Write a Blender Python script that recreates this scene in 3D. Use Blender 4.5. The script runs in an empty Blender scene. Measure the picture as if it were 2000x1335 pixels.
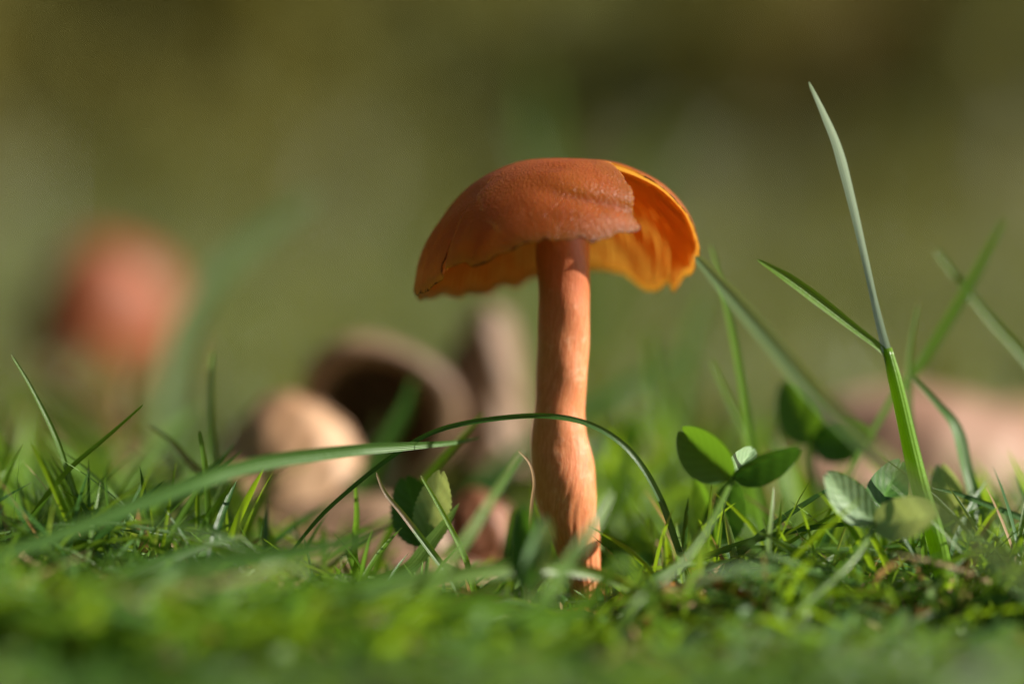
import bpy, math, random
import numpy as np
from mathutils import Vector

# ------------------------------------------------------------------ camera, sky, sun, exposure
# All builders below work in CENTIMETRES; CM turns them into metres (real size).
CM = 0.01
EYE = 2.82          # camera height above the turf, cm
BACK = 27.0         # camera distance from the toadstool's stem, cm
F = 5000.0          # focal length in photograph pixels (90 mm on a 36 mm frame, 2000 px wide)
sc = bpy.context.scene
cam = bpy.data.cameras.new('camera')
cam.lens = 90.0
cam.sensor_width = 36.0
cam.clip_start = 0.01
cam.clip_end = 300.0
cam.dof.use_dof = True
cam.dof.focus_distance = 26.35 * CM
cam.dof.aperture_fstop = 5.0
cam.dof.aperture_blades = 9
camo = bpy.data.objects.new('camera', cam)
sc.collection.objects.link(camo)
camo.location = (0, -BACK * CM, EYE * CM)
camo.rotation_euler = (math.radians(90), 0, 0)
sc.camera = camo

SUN_EL, SUN_AZ = math.radians(32), math.radians(96)      # azimuth clockwise from +Y
sdir = Vector((math.sin(SUN_AZ) * math.cos(SUN_EL), math.cos(SUN_AZ) * math.cos(SUN_EL), math.sin(SUN_EL)))
world = bpy.data.worlds.new('World')
sc.world = world
world.use_nodes = True
wn = world.node_tree.nodes
sky = wn.new('ShaderNodeTexSky')
sky.sky_type = 'NISHITA'
sky.sun_disc = False
sky.sun_elevation = SUN_EL
sky.sun_rotation = SUN_AZ
bg = wn['Background']
bg.inputs['Strength'].default_value = 0.05
world.node_tree.links.new(sky.outputs['Color'], bg.inputs['Color'])
sl = bpy.data.lights.new('sun', 'SUN')
sl.energy = 5.0
sl.angle = math.radians(0.55)
sl.color = (1.0, 0.93, 0.82)
slo = bpy.data.objects.new('sun', sl)
sc.collection.objects.link(slo)
slo.rotation_euler = sdir.to_track_quat('Z', 'Y').to_euler()
sc.view_settings.view_transform = 'Standard'
sc.view_settings.look = 'None'
sc.view_settings.gamma = 1.0
sc.view_settings.exposure = 0.88
sc.cycles.use_denoising = True
sc.cycles.max_bounces = 10
sc.cycles.transmission_bounces = 8
sc.cycles.diffuse_bounces = 5

R = np.random.default_rng(7)
random.seed(7)

# ------------------------------------------------------------------ helpers
def at(px, py, Y):
    d = Y + BACK
    return np.array([(px - 1000) * d / F, Y, EYE + (667.5 - py) * d / F])

def proj(P):
    d = P[..., 1] + BACK
    return 1000 + P[..., 0] * F / d, 667.5 - (P[..., 2] - EYE) * F / d

def ground_z(x, y):
    x = np.asarray(x, float); y = np.asarray(y, float)
    z = 0.07 * np.sin(x * 1.3 + 0.7 * y) + 0.06 * np.sin(y * 1.9 - 0.4 * x + 1.0) + 0.04 * np.sin(3.1 * x + 2.3 * y)
    z = z + 0.5 * np.sin(x * .031 + 1) * np.sin(y * .027) * np.clip(y / 60, 0, 1)
    return z + 0.075 * np.maximum(y - 130, 0)

ROOT = {}
def tag(o, label=None, cat=None, group=None, kind=None):
    if label: o['label'] = label
    if cat: o['category'] = cat
    if group: o['group'] = group
    if kind: o['kind'] = kind
    return o

def thing(name, label, cat, loc, group=None):
    o = bpy.data.objects.new(name, None)
    o.empty_display_size = 0.005
    sc.collection.objects.link(o)
    o.location = [float(c) * CM for c in loc]
    ROOT[o.name] = np.array(loc, float)
    return tag(o, label, cat, group)

def mesh(name, V, faces, mat, parent=None, origin=None, bp=None, smooth=True, attrs=None):
    V = np.asarray(V, float)
    if parent is not None:
        org = ROOT[parent.name]
    else:
        org = np.array(origin if origin is not None else (0, 0, 0), float)
    me = bpy.data.meshes.new(name)
    me.from_pydata(((V - org) * CM).tolist(), [], faces)
    if bp is not None:
        a = me.attributes.new('bp', 'FLOAT_VECTOR', 'POINT')
        a.data.foreach_set('vector', np.asarray(bp, np.float32).ravel())
    for k, v in (attrs or {}).items():
        a = me.attributes.new(k, 'FLOAT', 'POINT')
        a.data.foreach_set('value', np.asarray(v, np.float32).ravel())
    if smooth:
        me.polygons.foreach_set('use_smooth', [True] * len(me.polygons))
    me.materials.append(mat)
    me.update()
    o = bpy.data.objects.new(name, me)
    sc.collection.objects.link(o)
    if parent is not None:
        o.parent = parent
    else:
        o.location = (org * CM).tolist()
    ROOT[o.name] = org
    return o

def spline(P, n):
    P = np.asarray(P, float)
    if len(P) == 2:
        t = np.linspace(0, 1, n)[:, None]
        return P[0] * (1 - t) + P[1] * t
    Q = np.vstack([2 * P[0] - P[1], P, 2 * P[-1] - P[-2]])
    seg = np.linalg.norm(np.diff(P, axis=0), axis=1)
    cum = np.r_[0, np.cumsum(seg)]
    out = []
    for s in np.linspace(0, cum[-1] * 0.999999, n):
        i = int(np.searchsorted(cum, s, 'right') - 1)
        t = (s - cum[i]) / max(seg[i], 1e-9)
        a, b, c, d = Q[i:i + 4]
        out.append(.5 * ((2 * b) + (c - a) * t + (2 * a - 5 * b + 4 * c - d) * t * t + (3 * b - a - 3 * c + d) * t ** 3))
    return np.array(out)

def frames(P, ref=(0, -1, 0)):
    T = np.gradient(P, axis=0)
    T /= np.linalg.norm(T, axis=1)[:, None] + 1e-12
    S = np.cross(T, np.array(ref, float))
    S /= np.linalg.norm(S, axis=1)[:, None] + 1e-9
    N = np.cross(S, T)
    return T, S, N

def ribbon(P, W, twist=0.0, fold=0.35, na=5, rnd=0.5, ref=(0, -1, 0), wav=0.0):
    """A leaf blade: V-folded sheet along P, W = full width."""
    n = len(P)
    T, S, N = frames(P, ref)
    tw = np.broadcast_to(np.asarray(twist, float), (n,))[:, None]
    S2 = S * np.cos(tw) + N * np.sin(tw)
    N2 = -S * np.sin(tw) + N * np.cos(tw)
    u = np.linspace(-1, 1, na)
    V = np.zeros((n, na, 3)); B = np.zeros((n, na, 3))
    for j, uu in enumerate(u):
        lift = fold * (abs(uu) ** 1.4) * W[:, None] / 2
        V[:, j] = P + S2 * uu * W[:, None] / 2 + N2 * lift
        B[:, j, 0] = uu
        B[:, j, 1] = np.linspace(1, 0, n)      # v: 1 at tip, 0 at base (P runs tip -> base)
        B[:, j, 2] = rnd
    faces = [(i * na + j, i * na + j + 1, (i + 1) * na + j + 1, (i + 1) * na + j) for i in range(n - 1) for j in range(na - 1)]
    return V.reshape(-1, 3), faces, B.reshape(-1, 3)

def tube(P, W, k=8, rnd=0.5, ref=(0, -1, 0)):
    n = len(P)
    T, S, N = frames(P, ref)
    V = np.zeros((n, k, 3)); B = np.zeros((n, k, 3))
    for j in range(k):
        a = 2 * math.pi * j / k
        V[:, j] = P + (S * math.cos(a) + N * math.sin(a)) * (W[:, None] / 2)
        B[:, j] = np.stack([np.full(n, math.cos(a)), np.linspace(1, 0, n), np.full(n, rnd)], 1)
    faces = [(i * k + j, i * k + (j + 1) % k, (i + 1) * k + (j + 1) % k, (i + 1) * k + j) for i in range(n - 1) for j in range(k)]
    faces += [tuple(range(k))[::-1], tuple((n - 1) * k + j for j in range(k))]
    return V.reshape(-1, 3), faces, B.reshape(-1, 3)

def join(parts):
    Vs, Fs, Bs, o = [], [], [], 0
    for V, Fc, B in parts:
        Vs.append(V); Bs.append(B)
        Fs += [tuple(i + o for i in f) for f in Fc]
        o += len(V)
    return np.vstack(Vs), Fs, np.vstack(Bs)

# ------------------------------------------------------------------ materials
def newmat(name):
    m = bpy.data.materials.new(name); m.use_nodes = True
    nt = m.node_tree
    return m, nt, nt.nodes, nt.links, nt.nodes['Principled BSDF'], nt.nodes['Material Output']

def math_node(nt, op, a, b=None, clamp=False):
    n = nt.nodes.new('ShaderNodeMath'); n.operation = op; n.use_clamp = clamp
    for i, v in enumerate((a, b)):
        if v is None: continue
        if hasattr(v, 'is_linked'): nt.links.new(v, n.inputs[i])
        else: n.inputs[i].default_value = v
    return n.outputs[0]

def mixc(nt, fac, a, b):
    n = nt.nodes.new('ShaderNodeMix'); n.data_type = 'RGBA'
    for s, v in ((n.inputs['Factor'], fac), (n.inputs['A'], a), (n.inputs['B'], b)):
        if hasattr(v, 'is_linked'): nt.links.new(v, s)
        elif isinstance(v, (int, float)): s.default_value = v
        else: s.default_value = (*v, 1)
    return n.outputs['Result']

def noise(nt, scale, detail=3, rough=.5, vec=None):
    n = nt.nodes.new('ShaderNodeTexNoise'); n.inputs['Scale'].default_value = scale
    n.inputs['Detail'].default_value = detail; n.inputs['Roughness'].default_value = rough
    if vec is None:
        tc = nt.nodes.new('ShaderNodeTexCoord'); vec = tc.outputs['Object']
    nt.links.new(vec, n.inputs['Vector'])
    return n.outputs['Fac']

def ramp(nt, fac, p0, p1):
    n = nt.nodes.new('ShaderNodeMapRange'); n.clamp = True
    nt.links.new(fac, n.inputs['Value'])
    n.inputs['From Min'].default_value = p0; n.inputs['From Max'].default_value = p1
    n.interpolation_type = 'SMOOTHSTEP'
    return n.outputs[0]

def attr(nt, name):
    n = nt.nodes.new('ShaderNodeAttribute'); n.attribute_name = name
    return n

def bump(nt, h, strength, dist):
    n = nt.nodes.new('ShaderNodeBump')
    n.inputs['Strength'].default_value = strength; n.inputs['Distance'].default_value = dist
    nt.links.new(h, n.inputs['Height'])
    return n.outputs['Normal']

def leafmat(name, c1, c2, trans=.45, tip=None, tip_at=.96, rough=.34, spec=.5, veins=16, blot=.35, tcol=None, chev=False):
    """Thin plant tissue: veined, glossy on top, lets sunlight through."""
    m, nt, N, L, P, out = newmat(name)
    a = attr(nt, 'bp')
    sep = N.new('ShaderNodeSeparateXYZ'); L.new(a.outputs['Vector'], sep.inputs[0])
    u, v, rd = sep.outputs
    nz = noise(nt, 260, 4)
    f = math_node(nt, 'ADD', math_node(nt, 'MULTIPLY', rd, .75), math_node(nt, 'MULTIPLY', math_node(nt, 'SUBTRACT', nz, .5), blot * 2), True)
    col = mixc(nt, f, c1, c2)
    st = math_node(nt, 'SINE', math_node(nt, 'MULTIPLY', u, veins)) if not chev else math_node(nt, 'SINE', math_node(nt, 'SUBTRACT', math_node(nt, 'MULTIPLY', v, 46), math_node(nt, 'MULTIPLY', math_node(nt, 'ABSOLUTE', u), 13)))
    stripe = ramp(nt, st, -.4, .9)
    col = mixc(nt, math_node(nt, 'MULTIPLY', stripe, .14 if chev else .32), col, tuple(min(1, c * 1.75 + .012) for c in c2))
    mid = ramp(nt, math_node(nt, 'ABSOLUTE', u), .16, .03)
    col = mixc(nt, math_node(nt, 'MULTIPLY', mid, .3), col, tuple(min(1, c * 1.9 + .01) for c in c2))
    if tip:
        tf = ramp(nt, math_node(nt, 'ADD', v, math_node(nt, 'MULTIPLY', math_node(nt, 'SUBTRACT', nz, .5), .12)), tip_at, min(tip_at + .05, 1.02))
        col = mixc(nt, tf, col, tip)
    L.new(col, P.inputs['Base Color'])
    P.inputs['Roughness'].default_value = rough
    P.inputs['Specular IOR Level'].default_value = spec
    bn = bump(nt, math_node(nt, 'ADD', st, math_node(nt, 'MULTIPLY', noise(nt, 2600, 2), 1.5)), .2 if chev else .35, .00008)
    L.new(bn, P.inputs['Normal'])
    tr = N.new('ShaderNodeBsdfTranslucent')
    tcx = mixc(nt, .78, col, tcol or tuple(min(.9, c * k) for c, k in zip(c2, (2.6, 2.0, .9))))
    L.new(tcx, tr.inputs['Color'])
    mx = N.new('ShaderNodeMixShader'); mx.inputs[0].default_value = trans
    L.new(P.outputs[0], mx.inputs[1]); L.new(tr.outputs[0], mx.inputs[2]); L.new(mx.outputs[0], out.inputs['Surface'])
    return m

M = {}
M['green'] = leafmat('grass_green', (.055, .14, .008), (.13, .26, .016), tip=(.30, .24, .10), tip_at=.975)
M['deep'] = leafmat('grass_deep_green', (.022, .075, .014), (.05, .14, .022), trans=.3, tip=(.2, .16, .07), tip_at=.985)
M['pale'] = leafmat('grass_pale_silvery', (.10, .20, .04), (.19, .31, .075), trans=.4, tip=(.35, .28, .13), tip_at=.975, rough=.36, spec=.6)
M['silver'] = leafmat('grass_painted_sheen', (.32, .41, .30), (.50, .60, .50), trans=.3, tip=(.16, .24, .05), tip_at=.93, rough=.33, spec=.7, tcol=(.50, .64, .42))  # silvery sun shine put into the blade's base colour
M['grey'] = leafmat('grass_grey_green', (.14, .23, .09), (.23, .33, .16), trans=.35, rough=.4, spec=.5)
M['bluish'] = leafmat('grass_bluish', (.05, .13, .028), (.10, .21, .045), trans=.4, rough=.42, spec=.45, tip=(.4, .36, .22), tip_at=.97)
M['lime'] = leafmat('grass_lime', (.09, .21, .012), (.17, .33, .018), trans=.5, tip=(.3, .25, .1), tip_at=.98)
M['browntip'] = leafmat('grass_with_dead_tip', (.06, .15, .02), (.12, .24, .03), tip=(.26, .16, .085), tip_at=.60)
M['straw'] = leafmat('dead_straw', (.20, .115, .05), (.42, .29, .15), trans=.3, tcol=(.5, .3, .1), rough=.5, spec=.3)
M['rust'] = leafmat('rusty_dead_grass', (.16, .06, .02), (.30, .13, .04), trans=.35, tcol=(.5, .2, .04), rough=.5, spec=.3)
M['clover'] = leafmat('clover_leaf', (.02, .08, .010), (.045, .14, .018), trans=.33, chev=True, rough=.52, spec=.4, blot=.3)
M['clover_pale'] = leafmat('clover_leaf_pale_underside', (.16, .28, .13), (.26, .38, .20), trans=.3, chev=True, rough=.55, spec=.4, blot=.5)
M['clover_lit'] = leafmat('clover_leaf_sunlit', (.03, .105, .010), (.07, .18, .016), trans=.42, chev=True, rough=.52, spec=.4, blot=.3)  # brighter copy of clover for sunlit leaflets, the light put into the colour
M['petiole'] = leafmat('clover_stalk', (.055, .12, .014), (.10, .18, .024), trans=.15, veins=3, rough=.35)
M['turf'] = leafmat('turf_grass', (.02, .075, .010), (.095, .20, .026), trans=.42, tip=(.32, .26, .12), tip_at=.97)
M['far'] = leafmat('lawn_grass', (.075, .11, .028), (.145, .18, .062), trans=.35)
M['far_dry'] = leafmat('rough_olive_grass', (.07, .088, .02), (.12, .135, .04), trans=.3)
M['moss'] = leafmat('moss', (.03, .075, .010), (.15, .22, .035), trans=.35, veins=2, rough=.3, spec=.8)

def deadleaf(name, c1, c2):
    m, nt, N, L, P, out = newmat(name)
    n1 = noise(nt, 90, 5, .6); n2 = noise(nt, 420, 4, .6)
    col = mixc(nt, ramp(nt, n1, .3, .72), c1, c2)
    col = mixc(nt, math_node(nt, 'MULTIPLY', ramp(nt, n2, .5, .75), .5), col, tuple(c * .45 for c in c1))
    L.new(col, P.inputs['Base Color']); P.inputs['Roughness'].default_value = .55
    L.new(bump(nt, n2, .6, .0004), P.inputs['Normal'])
    tr = N.new('ShaderNodeBsdfTranslucent'); L.new(mixc(nt, .5, col, (.45, .2, .07)), tr.inputs['Color'])
    mx = N.new('ShaderNodeMixShader'); mx.inputs[0].default_value = .12
    L.new(P.outputs[0], mx.inputs[1]); L.new(tr.outputs[0], mx.inputs[2]); L.new(mx.outputs[0], out.inputs['Surface'])
    return m
M['leaf_tan'] = deadleaf('dead_leaf_tan', (.40, .22, .11), (.66, .42, .25))
M['leaf_pink'] = deadleaf('dead_leaf_pinkish', (.32, .17, .11), (.50, .31, .21))
M['leaf_mid'] = deadleaf('dead_leaf_mid_brown', (.20, .115, .065), (.37, .24, .145))
M['leaf_brown'] = deadleaf('dead_leaf_brown', (.10, .05, .028), (.22, .12, .065))
M['leaf_rust'] = deadleaf('dead_leaf_rusty', (.19, .065, .028), (.32, .13, .055))

def capmat():
    m, nt, N, L, P, out = newmat('toadstool_cap_skin')
    n1 = noise(nt, 130, 4, .55); n2 = noise(nt, 900, 3, .6); n3 = noise(nt, 3600, 2, .5)
    col = mixc(nt, ramp(nt, n1, .36, .64), (.19, .052, .013), (.33, .104, .027))
    sp = ramp(nt, n2, .58, .72)
    col = mixc(nt, math_node(nt, 'MULTIPLY', sp, .35), col, (.30, .07, .018))
    e = attr(nt, 'edge').outputs['Fac']
    ef = ramp(nt, math_node(nt, 'ADD', e, math_node(nt, 'MULTIPLY', math_node(nt, 'SUBTRACT', n2, .5), 1.5)), .75, 1.2)
    col = mixc(nt, ef, col, (.13, .038, .014))
    L.new(col, P.inputs['Base Color'])
    P.inputs['Roughness'].default_value = .38
    P.inputs['Specular IOR Level'].default_value = .42
    L.new(math_node(nt, 'MULTIPLY', math_node(nt, 'SUBTRACT', 1.0, ef), .35), P.inputs['Subsurface Weight'])
    P.inputs['Subsurface Radius'].default_value = (1.0, .46, .08)
    P.inputs['Subsurface Scale'].default_value = .0025
    h = math_node(nt, 'ADD', math_node(nt, 'MULTIPLY', n2, .5), math_node(nt, 'MULTIPLY', n3, 1.3))
    L.new(bump(nt, h, 1.0, .00016), P.inputs['Normal'])
    tr = N.new('ShaderNodeBsdfTranslucent')
    L.new(mixc(nt, ef, (1.0, .68, .22), (.10, .03, .01)), tr.inputs['Color'])
    mx = N.new('ShaderNodeMixShader'); mx.inputs[0].default_value = .5
    L.new(P.outputs[0], mx.inputs[1]); L.new(tr.outputs[0], mx.inputs[2]); L.new(mx.outputs[0], out.inputs['Surface'])
    return m
M['cap'] = capmat()
def fleshmat():
    m, nt, N, L, P, out = newmat('toadstool_flesh')
    L.new(mixc(nt, noise(nt, 300, 3), (.80, .30, .045), (.90, .42, .08)), P.inputs['Base Color'])
    P.inputs['Roughness'].default_value = .6
    tr = N.new('ShaderNodeBsdfTranslucent'); tr.inputs['Color'].default_value = (.98, .72, .26, 1)
    mx = N.new('ShaderNodeMixShader'); mx.inputs[0].default_value = .78
    L.new(P.outputs[0], mx.inputs[1]); L.new(tr.outputs[0], mx.inputs[2]); L.new(mx.outputs[0], out.inputs['Surface'])
    return m
M['flesh'] = fleshmat()
def plaincap():
    m, nt, N, L, P, out = newmat('second_toadstool_skin')
    L.new(mixc(nt, noise(nt, 120, 4), (.19, .045, .015), (.29, .082, .026)), P.inputs['Base Color'])
    P.inputs['Roughness'].default_value = .5; P.inputs['Specular IOR Level'].default_value = .3
    return m
M['plaincap'] = plaincap()

def gillmat():
    m, nt, N, L, P, out = newmat('toadstool_gills')
    n1 = noise(nt, 500, 3)
    col = mixc(nt, n1, (.72, .26, .045), (.85, .38, .08))
    L.new(col, P.inputs['Base Color']); P.inputs['Roughness'].default_value = .6
    tr = N.new('ShaderNodeBsdfTranslucent'); tr.inputs['Color'].default_value = (.98, .52, .10, 1)
    mx = N.new('ShaderNodeMixShader'); mx.inputs[0].default_value = .6
    L.new(P.outputs[0], mx.inputs[1]); L.new(tr.outputs[0], mx.inputs[2]); L.new(mx.outputs[0], out.inputs['Surface'])
    return m
M['gill'] = gillmat()

def stemmat():
    m, nt, N, L, P, out = newmat('toadstool_stem')
    a = attr(nt, 'bp')
    mp = N.new('ShaderNodeMapping'); L.new(a.outputs['Vector'], mp.inputs[0]); mp.inputs['Scale'].default_value = (5, 2.2, 5)
    fib = noise(nt, 3.2, 5, .6, mp.outputs[0])
    n2 = noise(nt, 700, 4, .6)
    col = mixc(nt, ramp(nt, fib, .34, .66), (.60, .195, .075), (.72, .29, .135))
    col = mixc(nt, math_node(nt, 'MULTIPLY', ramp(nt, n2, .56, .72), .45), col, (.80, .45, .28))
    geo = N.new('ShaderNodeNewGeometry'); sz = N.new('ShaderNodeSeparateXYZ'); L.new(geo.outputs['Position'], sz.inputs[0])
    col = mixc(nt, math_node(nt, 'MULTIPLY', ramp(nt, sz.outputs['Z'], .026, .037), .75), col, (.40, .10, .035))  # upper stem tinted darker red: shade under the cap put into the colour
    L.new(col, P.inputs['Base Color'])
    P.inputs['Roughness'].default_value = .38
    P.inputs['Specular IOR Level'].default_value = .5
    P.inputs['Subsurface Weight'].default_value = .45
    P.inputs['Subsurface Radius'].default_value = (1.0, .32, .12)
    P.inputs['Subsurface Scale'].default_value = .0011
    L.new(bump(nt, math_node(nt, 'ADD', math_node(nt, 'MULTIPLY', fib, .7), math_node(nt, 'MULTIPLY', n2, 1.3)), .4, .00016), P.inputs['Normal'])
    return m
M['stem'] = stemmat()

def soilmat():
    m, nt, N, L, P, out = newmat('mossy_soil')
    n1 = noise(nt, 45, 6, .65); n2 = noise(nt, 1.6, 4); n3 = noise(nt, 300, 4)
    soil = mixc(nt, n3, (.018, .012, .007), (.055, .038, .02))
    moss = mixc(nt, n3, (.012, .028, .004), (.035, .06, .010))
    col = mixc(nt, ramp(nt, n1, .38, .58), soil, moss)
    geo = N.new('ShaderNodeNewGeometry'); sp = N.new('ShaderNodeSeparateXYZ'); L.new(geo.outputs['Position'], sp.inputs[0])
    lawn = mixc(nt, ramp(nt, n2, .35, .65), (.075, .09, .026), (.10, .10, .04))
    col = mixc(nt, ramp(nt, sp.outputs['Y'], .3, 1.2), col, lawn)
    L.new(col, P.inputs['Base Color']); P.inputs['Roughness'].default_value = .85
    L.new(bump(nt, n3, .8, .002), P.inputs['Normal'])
    return m
M['soil'] = soilmat()

# ------------------------------------------------------------------ ground: one sheet to the horizon
def ground():
    def axis(fine, step, far, n):
        a = np.arange(-fine, fine + 1e-6, step)
        g = fine * (far / fine) ** (np.arange(1, n + 1) / n)
        return np.r_[-g[::-1], a, g]
    X = axis(12, .25, 6000, 40); Yv = axis(12, .25, 6000, 40)
    gx, gy = np.meshgrid(X, Yv)
    gz = ground_z(gx, gy)
    gz = np.where(np.abs(gy) > 800, np.minimum(gz, 52 + 0 * gz), gz)
    V = np.stack([gx, gy, gz], -1).reshape(-1, 3)
    nx = len(X)
    faces = [(j * nx + i, j * nx + i + 1, (j + 1) * nx + i + 1, (j + 1) * nx + i) for j in range(len(Yv) - 1) for i in range(nx - 1)]
    tag(mesh('ground', V, faces, M['soil']), 'mossy dark soil of the lawn under the grass', 'ground', kind='structure')
ground()

# ------------------------------------------------------------------ shrubs behind the lawn
def leafcloud(c, r, n, size, rng):
    """n leaf-sized quads spread through the clumps of an uneven crown."""
    unit = lambda a: a / (np.linalg.norm(a, axis=1)[:, None] + 1e-9)
    nc = 40
    cc = c + unit(rng.normal(size=(nc, 3))) * r * rng.uniform(.15, .9, (nc, 1))
    cr = r.mean() * rng.uniform(.2, .42, nc)
    k = rng.integers(nc, size=n)
    p = cc[k] + unit(rng.normal(size=(n, 3))) * (cr[k] * rng.uniform(.2, 1, n) ** .5)[:, None]
    a = unit(rng.normal(size=(n, 3))); b = unit(np.cross(a, rng.normal(size=(n, 3))))
    sz = (size * rng.uniform(.6, 1.3, n))[:, None]
    V = np.stack([p - a * sz, p - b * sz * .5, p + a * sz, p + b * sz * .5], 1)
    V[..., 2] = c[2] - .35 * r[2] + np.abs(V[..., 2] - c[2] + .35 * r[2])
    B = np.zeros((n, 4, 3))
    B[..., 2] = np.clip(.6 * k / nc + .4 * rng.random(n), 0, 1)[:, None]
    B[..., 0] = (0, -.8, 0, .8); B[..., 1] = .4
    return V.reshape(-1, 3), np.arange(4 * n).reshape(-1, 4).tolist(), B.reshape(-1, 3)

M['bark'] = deadleaf('shrub_bark', (.05, .032, .02), (.11, .075, .05))
def shrub(name, label, x, y, rad, hgt, mat, n, size, cat='shrub', group='shrubs behind the lawn'):
    z = float(ground_z(x, y)) if y < 800 else 52
    t = thing(name, label, cat, (x, y, z), group)
    rng = np.random.default_rng(int(abs(x) * 13 + abs(y)))
    c = np.array([x, y, z + hgt * .2]); r = np.array([rad, rad * .8, hgt * .6])
    V, Fc, B = leafcloud(c, r, int(n * 1.9), size * 1.15, rng)
    mesh('crown', V, Fc, mat, t, bp=B, smooth=False)
    parts = []
    for k in range(6):
        d = rng.normal(size=3) * (rad * .5, rad * .4, 0)
        P = spline([[x + d[0], y + d[1], z + hgt * rng.uniform(.6, .85)], [x + d[0] * .5, y + d[1] * .5, z + hgt * .4], [x + k * .6 - 1.5, y, z - 1]], 8)
        parts.append(tube(P, np.linspace(.8, 3.2, 8), 6))
    V, Fc, B = join(parts)
    mesh('trunk', V, Fc, M['bark'], t, bp=B)
for nm, a, b in (('olive', (.125, .128, .024), (.19, .185, .05)), ('moss', (.125, .14, .034), (.185, .195, .06)),
                 ('brown', (.10, .074, .026), (.155, .115, .042)), ('dark', (.10, .095, .026), (.15, .14, .044))):
    M['sh_' + nm] = leafmat('shrub_leaf_' + nm, a, b, trans=.22, veins=3, rough=.55, spec=.25)
for args in (
    ('olive_shrub', 'broad olive leaved shrub with brownish tints beyond the lawn', -95, 520, 60, 150, 'sh_olive', 5200, 3.2),
    ('olive_shrub', 'dull olive shrub beyond the lawn, behind the blurred toadstool', -62, 470, 40, 120, 'sh_olive', 4200, 3.0),
    ('olive_shrub', 'low olive shrub in front of the broad olive shrub', -116, 455, 34, 110, 'sh_olive', 3600, 3.0),
    ('green_shrub', 'mid green shrub beyond the lawn straight behind the toadstool stem', -8, 500, 48, 130, 'sh_moss', 4600, 3.0),
    ('olive_shrub', 'olive green shrub between the mid green shrub and the brown leaved shrub', 38, 540, 42, 150, 'sh_olive', 4600, 3.0),
    ('brown_shrub', 'dark brown leaved shrub standing in shade beyond the lawn', 66, 590, 40, 170, 'sh_brown', 4600, 3.4),
    ('green_shrub', 'grey green shrub beyond the lawn, behind the tall silvery grass blade', 96, 470, 36, 130, 'sh_moss', 4200, 3.0),
    ('green_shrub', 'outermost green shrub at the sunny end of the hedge row', 150, 500, 50, 150, 'sh_moss', 4200, 3.2),
    ('olive_shrub', 'outermost olive shrub at the shaded end of the hedge row', -170, 500, 56, 150, 'sh_olive', 4200, 3.2),
):
    shrub(args[0], args[1], args[2], args[3], args[4], args[5], M[args[6]], args[7], args[8])
for i, x in enumerate((-260, -150, -50, 60, 165, 280)):
    shrub('dark_tree', ['tall dark tree behind the shaded end of the hedge', 'dark leafy tree behind the broad olive shrub', 'dark leafy tree behind the mid green shrub',
          'dark leafy tree behind the brown leaved shrub', 'dark leafy tree behind the grey green shrub', 'tall dark tree behind the sunny end of the hedge'][i],
          x, 720 + 30 * (i % 2), 85, 320, M['sh_dark'], 4600, 6.0, 'tree', 'trees behind the shrubs')

# unseen trees added to cut the sky light on the toadstool's shaded side
for x, y, rad, hgt, lb in ((-330, 60, 190, 560, 'unseen tree added to dim the sky, level with the toadstools'), (-300, -300, 190, 560, 'unseen tree added to dim the sky, well before the toadstools'),
                           (20, -430, 200, 600, 'unseen tree added to dim the sky, across the lawn from the shrub row'), (-270, 420, 150, 480, 'unseen tree added to dim the sky, at the end of the shrub row')):
    shrub('dark_tree', lb, x, y, rad, hgt, M['sh_dark'], 5200, 13.0, 'tree', 'unseen trees added to dim the sky')

# ------------------------------------------------------------------ the toadstool
def interp(x, pts):
    p = np.array(pts, float)
    return np.interp(x, p[:, 0], p[:, 1])

def wob(t, seed, n=5, lo=1):
    r = np.random.default_rng(seed)
    return sum(r.normal() * np.sin((k + lo) * t + r.uniform(0, 6.28)) / (k + 1) ** .7 for k in range(n))

def smooth_profile(pts):
    return spline([(a, 0, b) for a, b in pts], 200)[:, [0, 2]]
PR = smooth_profile([(0, 0), (.34, -.012), (.66, -.05), (1.0, -.19), (1.27, -.40), (1.43, -.65), (1.50, -.86), (1.50, -1.06), (1.46, -1.3), (1.40, -1.48)])
PL = smooth_profile([(0, 0), (.24, -.012), (.46, -.055), (.81, -.216), (1.08, -.46), (1.3, -.756), (1.45, -1.08), (1.5, -1.3), (1.51, -1.50)])
CX, CTOP = 0.462, 4.75
RIM = [(-55, -.82), (-45, -.8), (-10, -.85), (0, -.95), (8, -1.10), (16, -1.24), (25, -1.33), (34, -1.37), (45, -1.33), (62, -1.22), (75, -1.10), (90, -1.24), (110, -1.33), (135, -1.45), (150, -1.47), (180, -1.42),
       (200, -1.40), (216, -1.36), (218.5, -1.34), (221, -1.2), (240, -1.11), (255, -.99), (270, -.91), (285, -.885), (295, -.87), (307, -.83)]

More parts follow.
